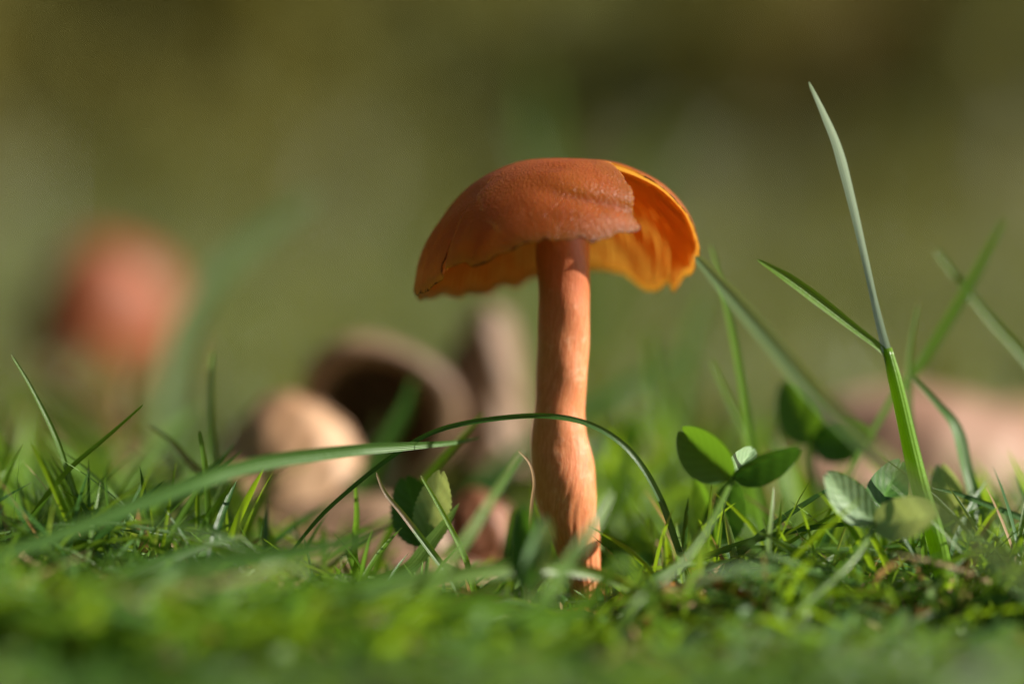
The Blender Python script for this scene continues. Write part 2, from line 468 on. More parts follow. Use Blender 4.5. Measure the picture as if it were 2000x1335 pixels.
def cap_point(thd, s):
    """outer skin, thd degrees, s in 0..1 (apex -> rim)."""
    thd = np.asarray(thd, float); s = np.asarray(s, float)
    th = np.radians(thd)
    bl = .5 + .5 * np.cos(th)
    dz = interp(((thd + 55) % 360) - 55, RIM)
    q = (1 - bl) * np.interp(-dz, -PL[:, 1], np.linspace(0, 1, 200)) + bl * np.interp(-dz, -PR[:, 1], np.linspace(0, 1, 200))
    jag = .006 * wob(th, 3, 26, 9) + .006 * wob(th, 5, 30, 24)
    tabs = np.exp(-((thd - 32) / 26) ** 2) * .016 * (np.sin(th * 17) + .6 * np.sin(th * 29 + 1))
    q = q + (jag + tabs) * np.clip(s * 2 - 1, 0, 1)
    p = np.clip(q * s, 0, 1)
    ix = np.linspace(0, 1, 200)
    r = (1 - bl) * np.interp(p, ix, PL[:, 0]) + bl * np.interp(p, ix, PR[:, 0])
    z = (1 - bl) * np.interp(p, ix, PL[:, 1]) + bl * np.interp(p, ix, PR[:, 1])
    # undulations, and the groove above the front margin
    r = r + .018 * wob(th, 11, 4, 2) * s ** 2 + .010 * wob(th * 1.0 + 4 * s, 12, 5, 4) * s
    t360 = thd % 360
    band = np.exp(-((t360 - 292) / 30) ** 4)
    gz = -.52 - .0045 * (t360 - 285)
    r = r - .065 * band * np.exp(-((z - gz) / .085) ** 2) + .03 * band * np.exp(-((z - gz - .2) / .12) ** 2)
    # front lobe stands proud of the lobe beside it
    lob = np.clip((t360 - 219) / 3, 0, 1) * (t360 < 320) * np.clip((s - .45) / .25, 0, 1) * np.exp(-((t360 - 221) / 22) ** 2)
    r = r + .055 * lob
    # small pits and scratches near the top
    z = z - .02 * np.exp(-((thd % 360 - 268) / 10) ** 2 - ((s - .42) / .05) ** 2)
    return np.stack([CX + r * np.cos(th), r * np.sin(th), CTOP + z], -1)

def tear_main(s):      # edges (deg) of the big torn wedge at front
    o = np.clip((s - .34) / .66, 0, 1)
    a = interp(s, [(0, -33), (.34, -33), (.5, -45), (.7, -52), (1, -56)])
    b = interp(s, [(0, -33), (.34, -33), (.42, -28), (.6, -23), (.7, -20), (.8, -15), (.9, -8), (1, -5)])
    return a, b
def tear_small(s):
    w = np.clip((s - .62) / .38, 0, 1) ** 1.5 * 2.6
    return 219.5 - w, 219.5 + w * .5

def sheet(s, lo, hi, nt):
    f = np.linspace(0, 1, nt)[None, :]
    return lo[:, None] * (1 - f) + hi[:, None] * f

root = thing('toadstool', 'orange brown toadstool with torn domed cap and long ridged stem', 'toadstool', (0.98, 0, 0.05))
def build_cap():
    ns = 84
    s = np.r_[np.linspace(.004, .9, ns - 14), np.linspace(.91, 1, 14)]
    a1, b1 = tear_main(s); a2, b2 = tear_small(s)
    T1 = sheet(s, b1, a2, 230)            # from tear round the back to the small split
    T2 = sheet(s, b2, a1 + 360, 120)      # front lobe
    Vs, Fs, Es, MI, off = [], [], [], [], 0
    for T in (T1, T2):
        n = T.shape[1]
        S = np.repeat(s[:, None], n, 1)
        jit = np.zeros_like(T)
        jit[:, -1] = .5 * wob(s * 22, 9, 8) * np.clip((s - .4) * 3, 0, 1); jit[:, 0] = .5 * wob(s * 26, 8, 8) * np.clip((s - .4) * 3, 0, 1)
        O = cap_point(T + jit, S)
        du = np.gradient(O, axis=1); dv = np.gradient(O, axis=0)
        Nn = np.cross(du, dv); Nn /= np.linalg.norm(Nn, axis=-1)[..., None] + 1e-12
        outw = O - np.array([CX, 0, CTOP - 1.3])
        Nn *= np.sign((Nn * outw).sum(-1))[..., None]
        th = (.09 * (1 - S) ** 1.6 + .03)
        edged = np.minimum(np.arange(n)[None, :], np.arange(n)[::-1][None, :]) * np.ones_like(T)
        th = th * np.clip(.35 + edged / 5, 0, 1) * np.where(S > .96, np.clip((1 - S) / .04, .25, 1), 1)
        I = O - Nn * th[..., None]
        open_ = np.clip((S - .42) / .1, 0, 1)
        e = np.maximum(np.clip(1 - (1 - S) / .05, 0, 1) * 1.0, open_ * np.clip(1 - edged / 2.2, 0, 1))
        m = ns * n
        Vs += [O.reshape(-1, 3), I.reshape(-1, 3)]; Es += [e.ravel(), e.ravel()]
        idx = lambda i, j: off + i * n + j
        for i in range(ns - 1):
            for j in range(n - 1):
                Fs.append((idx(i, j), idx(i, j + 1), idx(i + 1, j + 1), idx(i + 1, j)))
                Fs.append((m + idx(i, j), m + idx(i + 1, j), m + idx(i + 1, j + 1), m + idx(i, j + 1)))
                MI += [0, 1 if i < ns - 8 else 0]
            for j in (0, n - 1):
                MI.append(0)
                Fs.append((idx(i, j), idx(i + 1, j), m + idx(i + 1, j), m + idx(i, j)))
        for j in range(n - 1):
            MI.append(0)
            Fs.append((idx(ns - 1, j), idx(ns - 1, j + 1), m + idx(ns - 1, j + 1), m + idx(ns - 1, j)))
        off += 2 * m
    V = np.vstack(Vs); E = np.concatenate(Es)
    o = mesh('cap', V, Fs, M['cap'], root, attrs={'edge': E})
    import bmesh
    o.data.materials.append(M['flesh'])
    o.data.polygons.foreach_set('material_index', MI)
    bm = bmesh.new(); bm.from_mesh(o.data)
    bmesh.ops.remove_doubles(bm, verts=bm.verts, dist=2e-6)
    bmesh.ops.recalc_face_normals(bm, faces=bm.faces)
    bm.to_mesh(o.data); bm.free()
    return o
cap = build_cap()

def build_gills():
    parts = []
    sb = np.linspace(.34, 1, 200); bb = tear_main(sb)[1]
    for k in range(-9, 120):
        thd = -7 + (k + R.uniform(-.25, .25)) * (309.0 / 120)
        s0 = .2 if k % 2 == 0 else R.uniform(.45, .65)
        s1 = .965
        if thd < -3:                        # beside the tear the gills stop at its edge
            s1 = min(.965, float(np.interp(-thd + 4.0, -bb[::-1], sb[::-1])) - .06)
            s0 = min(s0, .25)
            if s1 < s0 + .1: continue
        s = np.linspace(s0, s1, 16)
        O = cap_point(np.full(16, thd), s)
        c = np.array([CX, 0, CTOP - 1.0])
        inn = c - O; inn /= np.linalg.norm(inn, axis=1)[:, None]
        t = .09 * (1 - s) ** 1.6 + .022
        h = (.085 if k % 2 == 0 else .05) * np.sin(np.clip((s - s0) / (1 - s0), 0, 1) * math.pi) ** .7 + .004
        tt = np.radians(thd); side = np.array([-math.sin(tt), math.cos(tt), 0])
        A = O + inn * t[:, None]
        wavy = (.012 * np.sin(s * 25 + k))[:, None] * side
        Bt = O + inn * (t + h)[:, None] + wavy
        V = np.vstack([A + side * .006, Bt + side * .003, Bt - side * .003, A - side * .006])
        f = []
        for i in range(15):
            for q in range(3):
                f.append((q * 16 + i, q * 16 + i + 1, (q + 1) * 16 + i + 1, (q + 1) * 16 + i))
        parts.append((V, f, np.zeros((64, 3))))
    V, Fc, B = join(parts)
    o = mesh('gills', V, Fc, M['gill'], root, smooth=True)
    o.parent = cap
    o['kind'] = 'stuff'
    o['label'] = 'glowing orange gills under the cap'
build_gills()

def build_stem():
    rows = [(400, 1050, 1150), (470, 1047, 1152), (520, 1048, 1152), (600, 1051, 1153), (680, 1050, 1149), (740, 1047, 1147), (800, 1042, 1143), (850, 1038, 1147),
            (900, 1038, 1158), (950, 1041, 1165), (1000, 1052, 1168), (1050, 1075, 1172), (1100, 1096, 1173), (1150, 1112, 1180), (1200, 1116, 1186), (1240, 1112, 1192)]
    rows = np.array(rows, float)
    ny, k = 260, 128
    y = np.linspace(400, 1240, ny)
    rs = spline(np.stack([rows[:, 1], rows[:, 2], rows[:, 0]], 1), 600)
    l = np.interp(y, rs[:, 2], rs[:, 0]); r = np.interp(y, rs[:, 2], rs[:, 1])
    a = np.arange(k) / k * 2 * math.pi
    sc_ = BACK / F
    cx = ((l + r) / 2 - 1000) * sc_; rad = (r - l) / 2 * sc_; z = EYE + (667.5 - y) * sc_
    V = np.zeros((ny, k, 3)); B = np.zeros((ny, k, 3))
    for i in range(ny):
        tw = y[i] * .0016 + (.9 * max(0, (y[i] - 900) / 300))
        fib = .35 * .022 * np.maximum(0, np.sin(7 * (a + tw) + 1.2 * math.sin(y[i] * .012))) ** 2 + .006 * np.sin(19 * (a + tw) + 2 * math.sin(y[i] * .02)) + .003 * np.sin(37 * (a + tw) + y[i] * .03)
        amp = .07 + .75 * np.clip((y[i] - 830) / 300, 0, 1) ** 1.3
        lump = .006 * np.sin(a * 2 + y[i] * .03) + .004 * np.sin(a * 3 - y[i] * .055 + 1)
        rr = rad[i] * 1.0 + (fib - .012) * amp * .9 + lump
        V[i, :, 0] = cx[i] + rr * np.cos(a); V[i, :, 1] = rr * np.sin(a); V[i, :, 2] = z[i]
        B[i, :, 0] = np.cos(a + tw); B[i, :, 2] = np.sin(a + tw); B[i, :, 1] = z[i]
    f = [(i * k + j, (i + 1) * k + j, (i + 1) * k + (j + 1) % k, i * k + (j + 1) % k) for i in range(ny - 1) for j in range(k)]
    f += [tuple(range(k)), tuple((ny - 1) * k + j for j in range(k))[::-1]]
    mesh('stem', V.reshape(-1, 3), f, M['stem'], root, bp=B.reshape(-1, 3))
build_stem()

# ------------------------------------------------------------------ blurred toadstool behind
def back_toadstool():
    Y = 23.0
    c = at(160, 775, Y)
    t = thing('toadstool', 'blurred orange toadstool with tall bell cap among the grass behind', 'toadstool', (c[0], Y, 0))
    n, k = 40, 64
    s = np.linspace(0, 1, n); a = np.arange(k) / k * 2 * math.pi
    prof = smooth_profile([(0, 2.75), (.55, 2.66), (.95, 2.32), (1.2, 1.7), (1.3, .95), (1.3, .25), (1.2, -.12), (.9, -.02), (.4, .35), (.2, .5)])
    pi = np.interp(np.linspace(0, 1, n), np.linspace(0, 1, 200), prof[:, 0]), np.interp(np.linspace(0, 1, n), np.linspace(0, 1, 200), prof[:, 1])
    V = np.zeros((n, k, 3)); lean = .30
    for i in range(n):
        r = 1.12 * pi[0][i] * (1 + .05 * np.sin(3 * a + 1)); z = pi[1][i] + .05 * np.sin(2 * a) * pi[0][i]
        V[i, :, 0] = c[0] + r * np.cos(a) + z * lean; V[i, :, 1] = Y + r * np.sin(a); V[i, :, 2] = c[2] + 1.08 * z - .28 * r * np.cos(a)
    f = [(i * k + j, (i + 1) * k + j, (i + 1) * k + (j + 1) % k, i * k + (j + 1) % k) for i in range(n - 1) for j in range(k)]
    mesh('cap', V.reshape(-1, 3), f, M['plaincap'], t)
    P = spline([[c[0] + .15, Y, c[2] + .6], [c[0], Y, c[2] - .5], [c[0] - .15, Y, -.2]], 14)
    V, Fc, B = tube(P, np.full(14, .55), 20)
    mesh('stem', V, Fc, M['stem'], t, bp=B)
back_toadstool()

# ------------------------------------------------------------------ dead leaves
def leaf_from(name, label, fn, mat, nu=40, nv=30, seed=1, wr=.03, base=None):
    """fn(u,v) -> point; u along the midrib 0..1, v across -1..1. Thin but solid sheet."""
    u, v = np.meshgrid(np.linspace(0, 1, nu), np.linspace(-1, 1, nv), indexing='ij')
    Pn = fn(u, v)
    r = np.random.default_rng(seed)
    w = sum(r.normal() * np.sin(r.uniform(2, 14) * u + r.uniform(2, 9) * v + r.uniform(0, 6)) for _ in range(7)) * wr / 2.5
    w = w + wr * .8 * np.abs(np.sin(u * 16 + np.abs(v) * 5)) * (1 - np.abs(v) * .4)
    du = np.gradient(Pn, axis=0); dv = np.gradient(Pn, axis=1)
    Nn = np.cross(du, dv); Nn /= np.linalg.norm(Nn, axis=-1)[..., None] + 1e-9
    A = Pn + Nn * w[..., None]; Bk = A - Nn * .025
    m = nu * nv
    ix = lambda i, j: i * nv + j
    f = []
    for i in range(nu - 1):
        for j in range(nv - 1):
            f.append((ix(i, j), ix(i, j + 1), ix(i + 1, j + 1), ix(i + 1, j)))
            f.append((m + ix(i, j), m + ix(i + 1, j), m + ix(i + 1, j + 1), m + ix(i, j + 1)))
        for j in (0, nv - 1):
            f.append((ix(i, j), ix(i + 1, j), m + ix(i + 1, j), m + ix(i, j)))
    for j in range(nv - 1):
        for i in (0, nu - 1):
            f.append((ix(i, j), ix(i, j + 1), m + ix(i, j + 1), m + ix(i, j)))
    c = Pn.reshape(-1, 3).mean(0); c[2] = Pn[..., 2].min()
    t = thing(name, label, 'dead leaf', c, 'dead leaves in the grass')
    mesh('leaf_blade', np.vstack([A.reshape(-1, 3), Bk.reshape(-1, 3)]), f, mat, t)
    mid = A[:, nv // 2] + Nn[:, nv // 2] * .02
    V, Fc, B = tube(mid, np.linspace(.09, .04, nu), 6, ref=(.3, .2, 1))
    mesh('midrib', V, Fc, mat, t, bp=B)

def curl_fn(px, py, Y, rx, rz, flare, depth, a0, a1, close=.25, tilt=(0, 0)):
    c = at(px, py, Y)
    def fn(u, v):
        # u: mouth (0) -> back (1); v: round the curl
        an = np.radians(a0 + (a1 - a0) * (v + 1) / 2)
        ph = np.pi * np.clip(u / .35, 0, 1); ub = np.clip((u - .35) / .65, 0, 1)
        lip = flare * (1 + np.cos(ph)) * (1 + .25 * np.sin(3 * an + 1))
        g = 1 - (1 - close) * ub ** 3
        yy = -flare * 1.1 * np.sin(ph) + .5 * (ph <= 0) + ub * depth
        return np.stack([c[0] + (rx * g + lip) * np.cos(an), c[1] + yy - .3 * np.sin(an), c[2] + (rz * g + lip) * np.sin(an)], -1)
    return fn
leaf_from('curled_leaf', 'tan dead leaf rolled into a hollow with a dark opening', curl_fn(735, 815, 6.0, .74, .78, .135, 2.6, -78, 256, .0), M['leaf_mid'], 44, 44, 3, .025)

def dome_fn(px, py, Y, rx, ry, h, drop=.0, skew=0., rot=0.):
    c = at(px, py, Y); cr, sr = math.cos(rot), math.sin(rot)
    def fn(u, v):
        x = (u - .5) * 2; wv = v * np.sqrt(np.clip(1 - .85 * x ** 2, .02, 1)) ; 
        X = x * rx; Yy = wv * ry
        z = h * (1 - x ** 2 * .9) * (1 - .8 * wv ** 2) - drop * np.maximum(0, -wv) ** 2 + skew * x
        return np.stack([c[0] + X * cr - Yy * sr, c[1] + X * sr + Yy * cr, c[2] + z], -1)
    return fn
leaf_from('humped_leaf', 'pinkish tan dead leaf humped like a small dome beside the hollow leaf', dome_fn(572, 900, 4.6, .82, .9, .78, .9, -.05), M['leaf_tan'], 36, 28, 5, .035)
leaf_from('standing_leaf', 'upright folded brown and tan dead leaf behind the toadstool stem', 
          (lambda c: (lambda u, v: np.stack([c[0] + .52 * np.sin(v * 1.3) * (1 - .35 * u) + .1 * u - .22 * np.clip(u - .5, 0, 1), c[1] + .75 * (1 - np.cos(v * 1.3)) + .5 * u, c[2] + u * 2.1 - .25 * v ** 2 * u - .1 * v], -1)))(at(958, 905, 7.0)), M['leaf_mid'], 36, 28, 8, .035)
leaf_from('leaf_shade_side', 'dark brown leaf added as the shaded side of the upright leaf',  # upright leaf's shaded side, put in as a separate dark sheet
          (lambda c: (lambda u, v: np.stack([c[0] + .34 * v + .12 * u, c[1] + .2 * v ** 2 + .4 * u, c[2] + u * 1.75 - .3 * v ** 2 * u], -1)))(at(902, 900, 7.6)), M['leaf_brown'], 30, 20, 9, .03)
leaf_from('flat_leaf', 'pinkish brown dead leaf lying flat below the humped leaf', dome_fn(690, 1040, 3.6, 1.35, .9, .38, .8, .12, .2), M['leaf_mid'], 36, 26, 12, .04)
leaf_from('buried_leaf', 'pink tan dead leaf half buried under the serrated clover leaf', dome_fn(800, 1130, 2.0, .95, .6, .24, .35, .02, -.15), M['leaf_pink'], 30, 24, 14, .03)
leaf_from('small_leaf', 'small rusty brown leaf hump next to the toadstool stem', dome_fn(935, 1015, 2.6, .36, .4, .30, .8, .0), M['leaf_rust'], 24, 20, 15, .02)
leaf_from('broad_leaf', 'broad pale pinkish dead leaf lying behind the tall grass plant', dome_fn(1800, 895, 9.0, 2.1, 1.7, .95, 1.0, -.02, .1), M['leaf_pink'], 44, 30, 17, .06)
leaf_from('broad_leaf', 'second pale dead leaf tucked under the broad pinkish leaf', dome_fn(1985, 880, 11.5, 1.6, 1.2, .55, .8, .1, .4), M['leaf_tan'], 30, 24, 18, .05)

# ------------------------------------------------------------------ grass blades one can pick out
def ycol(Y, n):
    return np.interp(np.linspace(0, 1, n), np.linspace(0, 1, len(Y)), Y) if hasattr(Y, '__len__') else np.full(n, float(Y))

def to3d(pts, Y, root_it=True):
    n = len(pts); ys = ycol(Y, n)
    P = [at(p[0], p[1], y) for p, y in zip(pts, ys)]
    if root_it:
        g = float(ground_z(P[-1][0], P[-1][1])) - .08
        if P[-1][2] > g + .05:
            d = P[-1] - P[-2]; d /= np.linalg.norm(d)
            h = P[-1][2] - g
            k = np.clip(d[:2] / max(-d[2], .35), -1.2, 1.2) * h * .55
            P.append(np.array([P[-1][0] + k[0] * .5, P[-1][1] + k[1] * .5, P[-1][2] - h * .45]))
            P.append(np.array([P[-2][0] + k[0] * .85, P[-2][1] + k[1] * .85, g]))
    return np.array(P)

def blade_geo(pts, Y, W, twist=0., fold=.35, n=None, rnd=None, root_it=True):
    P3 = to3d(pts, Y, root_it)
    n = n or max(16, 6 * len(P3))
    P = spline(P3, n)
    ntr = (len(pts) - 1) / max(1, len(P3) - 1)
    w = np.interp(np.linspace(0, 1, n), np.linspace(0, max(ntr, .5), len(W)), W) * (P[:, 1] + BACK) / F
    w[0] *= .3
    tw = np.interp(np.linspace(0, 1, n), np.linspace(0, 1, len(twist)), twist) if hasattr(twist, '__len__') else np.full(n, twist)
    w = w / np.maximum(np.abs(np.cos(tw)), .45)
    return P, w, tw, fold, (R.random() if rnd is None else rnd)

def blade(label, mat, pts, Y, W, twist=0., fold=.35, name='grass_strand', cat='grass blade', group='single grass blades', rnd=None):
    P, w, tw, fold, rnd = blade_geo(pts, Y, W, twist, fold, rnd=rnd)
    V, Fc, B = ribbon(P, w, tw, fold, 5, rnd)
    return tag(mesh(name, V, Fc, M[mat], origin=P[-1], bp=B), label, cat, group)

BL = [
 ('thin green blade leaning away from the toadstool, crossed by a slanting blade', 'green', [(22, 692), (60, 755), (105, 845), (132, 920), (152, 985), (162, 1040)], -.4, [4, 9, 11, 11], .3),
 ('thin green blade slanting up across the thin leaning blade', 'green', [(280, 790), (215, 848), (140, 912), (90, 970), (50, 1035), (30, 1100)], -.5, [4, 9, 11, 12], -.3),
 ('straight pale upright blade with a blunt tip near the tan leaves', 'pale', [(415, 685), (411, 760), (416, 860), (428, 940), (455, 1020), (505, 1090)], [1.0, .9, .6], [10, 13, 16, 24], .2),
 ('short narrow upright green blade just in front of the blunt tipped blade', 'green', [(389, 840), (399, 900), (406, 980), (411, 1060), (414, 1130)], -.3, [7, 11, 12, 12], .2),
 ('short tapering green blade with a reddish dry tip', 'browntip', [(288, 828), (330, 858), (370, 900), (410, 950)], .6, [3, 12, 18, 18], .2),
 ('tiny pale blade tip poking out where several blades meet', 'bluish', [(458, 866), (432, 898), (400, 925), (360, 960)], .2, [4, 13, 14, 13], .2),
 ('broad grey green blade lying almost level in front of the tan leaves', 'bluish', [(938, 854), (880, 864), (800, 870), (720, 875), (630, 885), (540, 897), (460, 915), (380, 942), (250, 990), (90, 1052), (-60, 1105)], [.2, -.9, -1.6, -2.2, -3.0], [4, 11, 20, 26, 30, 30, 30, 28, 24], .25),
 ('dark slender blade arching right across the toadstool stem', 'deep', [(545, 1110), (620, 1015), (690, 950), (760, 895), (830, 851), (900, 828), (1000, 814), (1080, 813), (1150, 828), (1210, 862), (1255, 912), (1290, 975), (1312, 1035), (1328, 1085), (1342, 1130)], [-.5, -.6, -.8, -.7, -.6], [4, 8, 9, 9, 10, 10, 11, 12, 13, 13], .2),
 ('mid green blade rising behind the serrated clover leaf toward the stem', 'green', [(945, 805), (905, 850), (850, 912), (800, 975), (760, 1040)], .7, [7, 14, 17, 18], .2),
 ('green blade with a withered brown tip in front of the serrated clover', 'browntip', [(735, 922), (752, 962), (785, 1002), (822, 1050), (860, 1100), (885, 1135)], -.7, [5, 9, 12, 14, 14], .2),
 ('narrow bright blade slanting across the pale clover leaflet', 'lime', [(822, 928), (850, 975), (880, 1030), (905, 1080), (918, 1120)], -.8, [5, 9, 11, 12], .2),
 ('glossy striped broad blade below the pale clover leaflet', 'pale', [(897, 982), (868, 1022), (832, 1068), (795, 1110), (740, 1135)], -.3, [3, 20, 28, 28, 24], .35),
 ('short upright green blade with bright flecks under the arching blade', 'lime', [(693, 938), (696, 1000), (692, 1060), (690, 1110)], -.2, [4, 10, 13, 13], .5),
 ('green upright blade in front of the humped tan leaf', 'green', [(530, 900), (512, 968), (485, 1035), (468, 1085)], 1.0, [5, 13, 16, 16], .2),
 ('wide dark green blade standing inside the hollow leaf', 'deep', [(812, 735), (795, 790), (770, 840), (735, 905), (700, 960)], 3.6, [12, 32, 38, 38], .2),
 ('short wide lime blade end among low grass', 'lime', [(508, 1010), (520, 1045), (535, 1085), (550, 1125)], .4, [8, 26, 28, 18], .1),
 ('blurred dark blade slanting away behind the stem', 'deep', [(1335, 695), (1260, 733), (1180, 775), (1090, 835), (980, 905)], [6.5, 5.5], [14, 28, 32, 30], .2),
 ('soft green blade rising behind the stem toward the cap', 'green', [(1268, 640), (1285, 760), (1305, 880), (1335, 1000)], 5.0, [14, 28, 34, 36], .2),
 ('soft pale green blade standing behind the tall narrow stalk', 'pale', [(1385, 560), (1350, 680), (1332, 820), (1330, 960)], 7.0, [14, 34, 42, 40], .2),
 ('soft light green blade crossing low behind the stem base', 'green', [(1245, 850), (1215, 930), (1180, 1010), (1140, 1090)], 2.6, [10, 24, 28, 28], .2),
 ('tall narrow stalk like blade with a pale ring halfway', 'green', [(1387, 476), (1408, 555), (1428, 640), (1447, 740), (1460, 830), (1474, 920), (1488, 1000), (1497, 1080)], .75, [6, 13, 16, 18, 20, 21, 21], .35),
 ('short blade splitting off beside the tall narrow stalk', 'lime', [(1388, 700), (1415, 762), (1442, 818), (1468, 880)], 1.3, [7, 14, 15, 14], .2),
 ('dark arched blade crossing low between the clover stalks', 'deep', [(1705, 1020), (1600, 1027), (1500, 1046), (1420, 1070), (1345, 1100), (1290, 1135)], -.6, [5, 10, 12, 13, 13], .2),
 ('pale glossy upright blade with sharp point below the tall stalk', 'pale', [(1511, 950), (1506, 1010), (1497, 1100), (1492, 1200), (1490, 1300)], [-1.0, -1.6], [3, 10, 15, 17, 17], .35),
 ('thin blade beside the pale glossy pointed blade', 'green', [(1490, 1010), (1512, 1090), (1527, 1180)], -.9, [4, 9, 11], .2),
 ('wide dark blade leaning behind the clover stalk', 'deep', [(1640, 980), (1605, 1060), (1570, 1120), (1545, 1175)], .2, [6, 22, 30, 28], .3),
 ('bright narrow blade leaning behind the silvery clover leaflets', 'lime', [(1626, 985), (1598, 1050), (1578, 1110), (1560, 1170)], -.2, [5, 14, 16, 16], .2),
 ('long green blade crossing behind the tall grass plant', 'green', [(1965, 422), (1890, 560), (1805, 700), (1745, 775), (1700, 850), (1655, 930)], [1.7, 1.3, .8], [7, 19, 22, 17, 13, 12], .2),
 ('green blade crossing the long slanting blade near its top', 'green', [(1822, 483), (1880, 555), (1940, 630), (2005, 702), (2080, 800), (2130, 900)], 1.6, [11, 18, 21, 22], .2),
 ('short pale blade standing between the tall plant and the slanting blade', 'pale', [(1795, 588), (1781, 660), (1775, 730), (1776, 810), (1785, 900)], .9, [6, 13, 14, 14], .2),
 ('bent blade with a white scuffed kink beside the tall plant', 'bluish', [(1780, 735), (1832, 790), (1866, 835), (1888, 920), (1915, 1000), (1945, 1080), (1985, 1190)], [.6, .3, -.2], [8, 15, 26, 24, 28, 30], [.2, .5, -.2, .2]),
 ('long blurred silvery blade falling from beside the cap toward the camera side', 'grey', [(1358, 500), (1430, 580), (1505, 668), (1580, 758), (1660, 838), (1750, 920), (1850, 1010), (2010, 1140)], [-1.4, -2.4, -3.4, -4.2, -5.0], [14, 30, 34, 34, 30, 28, 28, 28], .2),
 ('dark blade reaching in level beside the round clover leaflet', 'deep', [(1820, 952), (1870, 964), (1940, 990), (2010, 1020), (2090, 1080)], -.3, [4, 11, 13, 14], .3),
 ('scuffed pale blade arching over the toadstool base into brown', 'pale', [(1365, 1262), (1325, 1215), (1270, 1168), (1200, 1130), (1130, 1112), (1050, 1106), (930, 1115), (800, 1145), (660, 1200)], [-1.2, -1.3, -1.8, -2.4, -2.8], [8, 18, 24, 25, 28, 34, 36, 34], .2),
 ('broad blurred bluish blade lying low across the clumped grass', 'bluish', [(730, 1045), (580, 1072), (430, 1090), (270, 1128), (80, 1180), (-60, 1230)], [-3.2, -4.2], [20, 38, 44, 44, 40], .3),
 ('broad blurred green blade curving low before the toadstool base', 'green', [(820, 1180), (960, 1180), (1090, 1205), (1170, 1160), (1215, 1095)], [-3.8, -3.4], [16, 34, 38, 34, 20], .3),
 ('blurred green blade slanting up before the stem base', 'green', [(1195, 960), (1150, 1040), (1090, 1130), (1020, 1230)], [-2.6, -3.6], [8, 22, 28, 28], .2),
 ('dark blurred blade leaning below the rusty leaf', 'green', [(1020, 880), (960, 975), (905, 1060), (840, 1150)], [-2.2, -3.2], [6, 14, 18, 18], .2),
 ('blurred lime blade beyond the stem with sun through it', 'lime', [(1150, 880), (1180, 945), (1210, 1010), (1240, 1070)], 3.2, [12, 28, 32, 30], .2),
 ('pale cut blade end lying low near the stem base', 'pale', [(975, 1135), (935, 1160), (890, 1185), (830, 1215)], -1.6, [18, 24, 26, 24], .3),
 ('small grey blade end beside the pale cut blade', 'pale', [(995, 1145), (982, 1180), (968, 1215)], -1.5, [9, 13, 14], .3),
 ('wide silvery blurred blade arching behind the blunt tipped blade', 'grey', [(615, 380), (530, 440), (460, 500), (400, 570), (352, 650), (335, 740), (330, 860)], [9.5, 9.0], [22, 40, 46, 46, 44, 42], .25),
 ('blurred straw coloured blade across the foot of the blurred toadstool', 'straw', [(50, 690), (130, 755), (220, 825), (330, 920)], [7.5, 6], [14, 30, 32, 30], .2),
 ('blurred straw blade bending up beside the blurred toadstool', 'straw', [(285, 690), (250, 750), (245, 820), (262, 900)], 6.5, [14, 34, 36, 34], .2),
 ('faint green blade rising behind the crown of the cap', 'green', [(1050, 130), (1062, 260), (1085, 420), (1110, 640), (1120, 850)], 26, [14, 28, 34, 36], .2),
 ('faint pale blade rising behind the cap beside the faint green one', 'bluish', [(1010, 230), (1050, 330), (1085, 480), (1090, 700), (1080, 860)], 20, [12, 26, 30, 32], .2),
 ('faint pale blade slanting in the distance beyond the cap', 'green', [(1330, 230), (1230, 400), (1170, 600), (1140, 820)], 26, [14, 24, 28, 30], .2),
]
for b in BL:
    blade(*b)
blade('withered brown curled tip standing beside the stem', 'straw', [(1012, 880), (1034, 905), (1042, 940), (1038, 975), (1034, 1010), (1030, 1060)], -.5, [4, 6, 8, 8, 7], .6, .6, 'dead_grass_tip', 'dead grass', 'dead grass bits')
blade('brown straw lying between the humped leaf and the clover', 'straw', [(495, 985), (550, 1010), (600, 1036), (660, 1060)], 2.0, [6, 12, 13, 12], .2, .3, 'dead_straw', 'dead grass', 'dead grass bits')
blade('orange brown bent dead blade low among the clover stalks', 'rust', [(1490, 1200), (1450, 1160), (1400, 1135), (1350, 1140), (1290, 1180)], -2.0, [6, 18, 24, 24, 20], .2, .3, 'dead_grass', 'dead grass', 'dead grass bits')
blade('thin rusty stalk lying level over the low moss', 'rust', [(1740, 1228), (1650, 1214), (1560, 1215), (1450, 1222), (1370, 1225)], -1.6, [5, 9, 9, 8], .2, .3, 'dead_stalk', 'dead grass', 'dead grass bits')
blade('whitish cut straw end standing in the low grass', 'straw', [(1266, 1240), (1265, 1270), (1268, 1310)], -2.0, [20, 22, 20], .1, .2, 'cut_straw', 'dead grass', 'dead grass bits', rnd=1.0)
blade('small pale straw scrap on the low grass beside the upright blade', 'straw', [(335, 1060), (350, 1078), (370, 1100)], -.8, [8, 9, 8], .1, .2, 'straw_scrap', 'dead grass', 'dead grass bits', rnd=1.0)
blade('blurred beige straw scrap in the low grass', 'straw', [(365, 1105), (340, 1140), (300, 1175)], -2.8, [24, 36, 30], .1, .2, 'straw_scrap', 'dead grass', 'dead grass bits', rnd=.9)
blade('thin grey brown straw leaning on the broad pinkish leaf', 'straw', [(1725, 1070), (1690, 1098), (1650, 1130)], .6, [8, 18, 16], .1, .2, 'straw_scrap', 'dead grass', 'dead grass bits', rnd=.8)

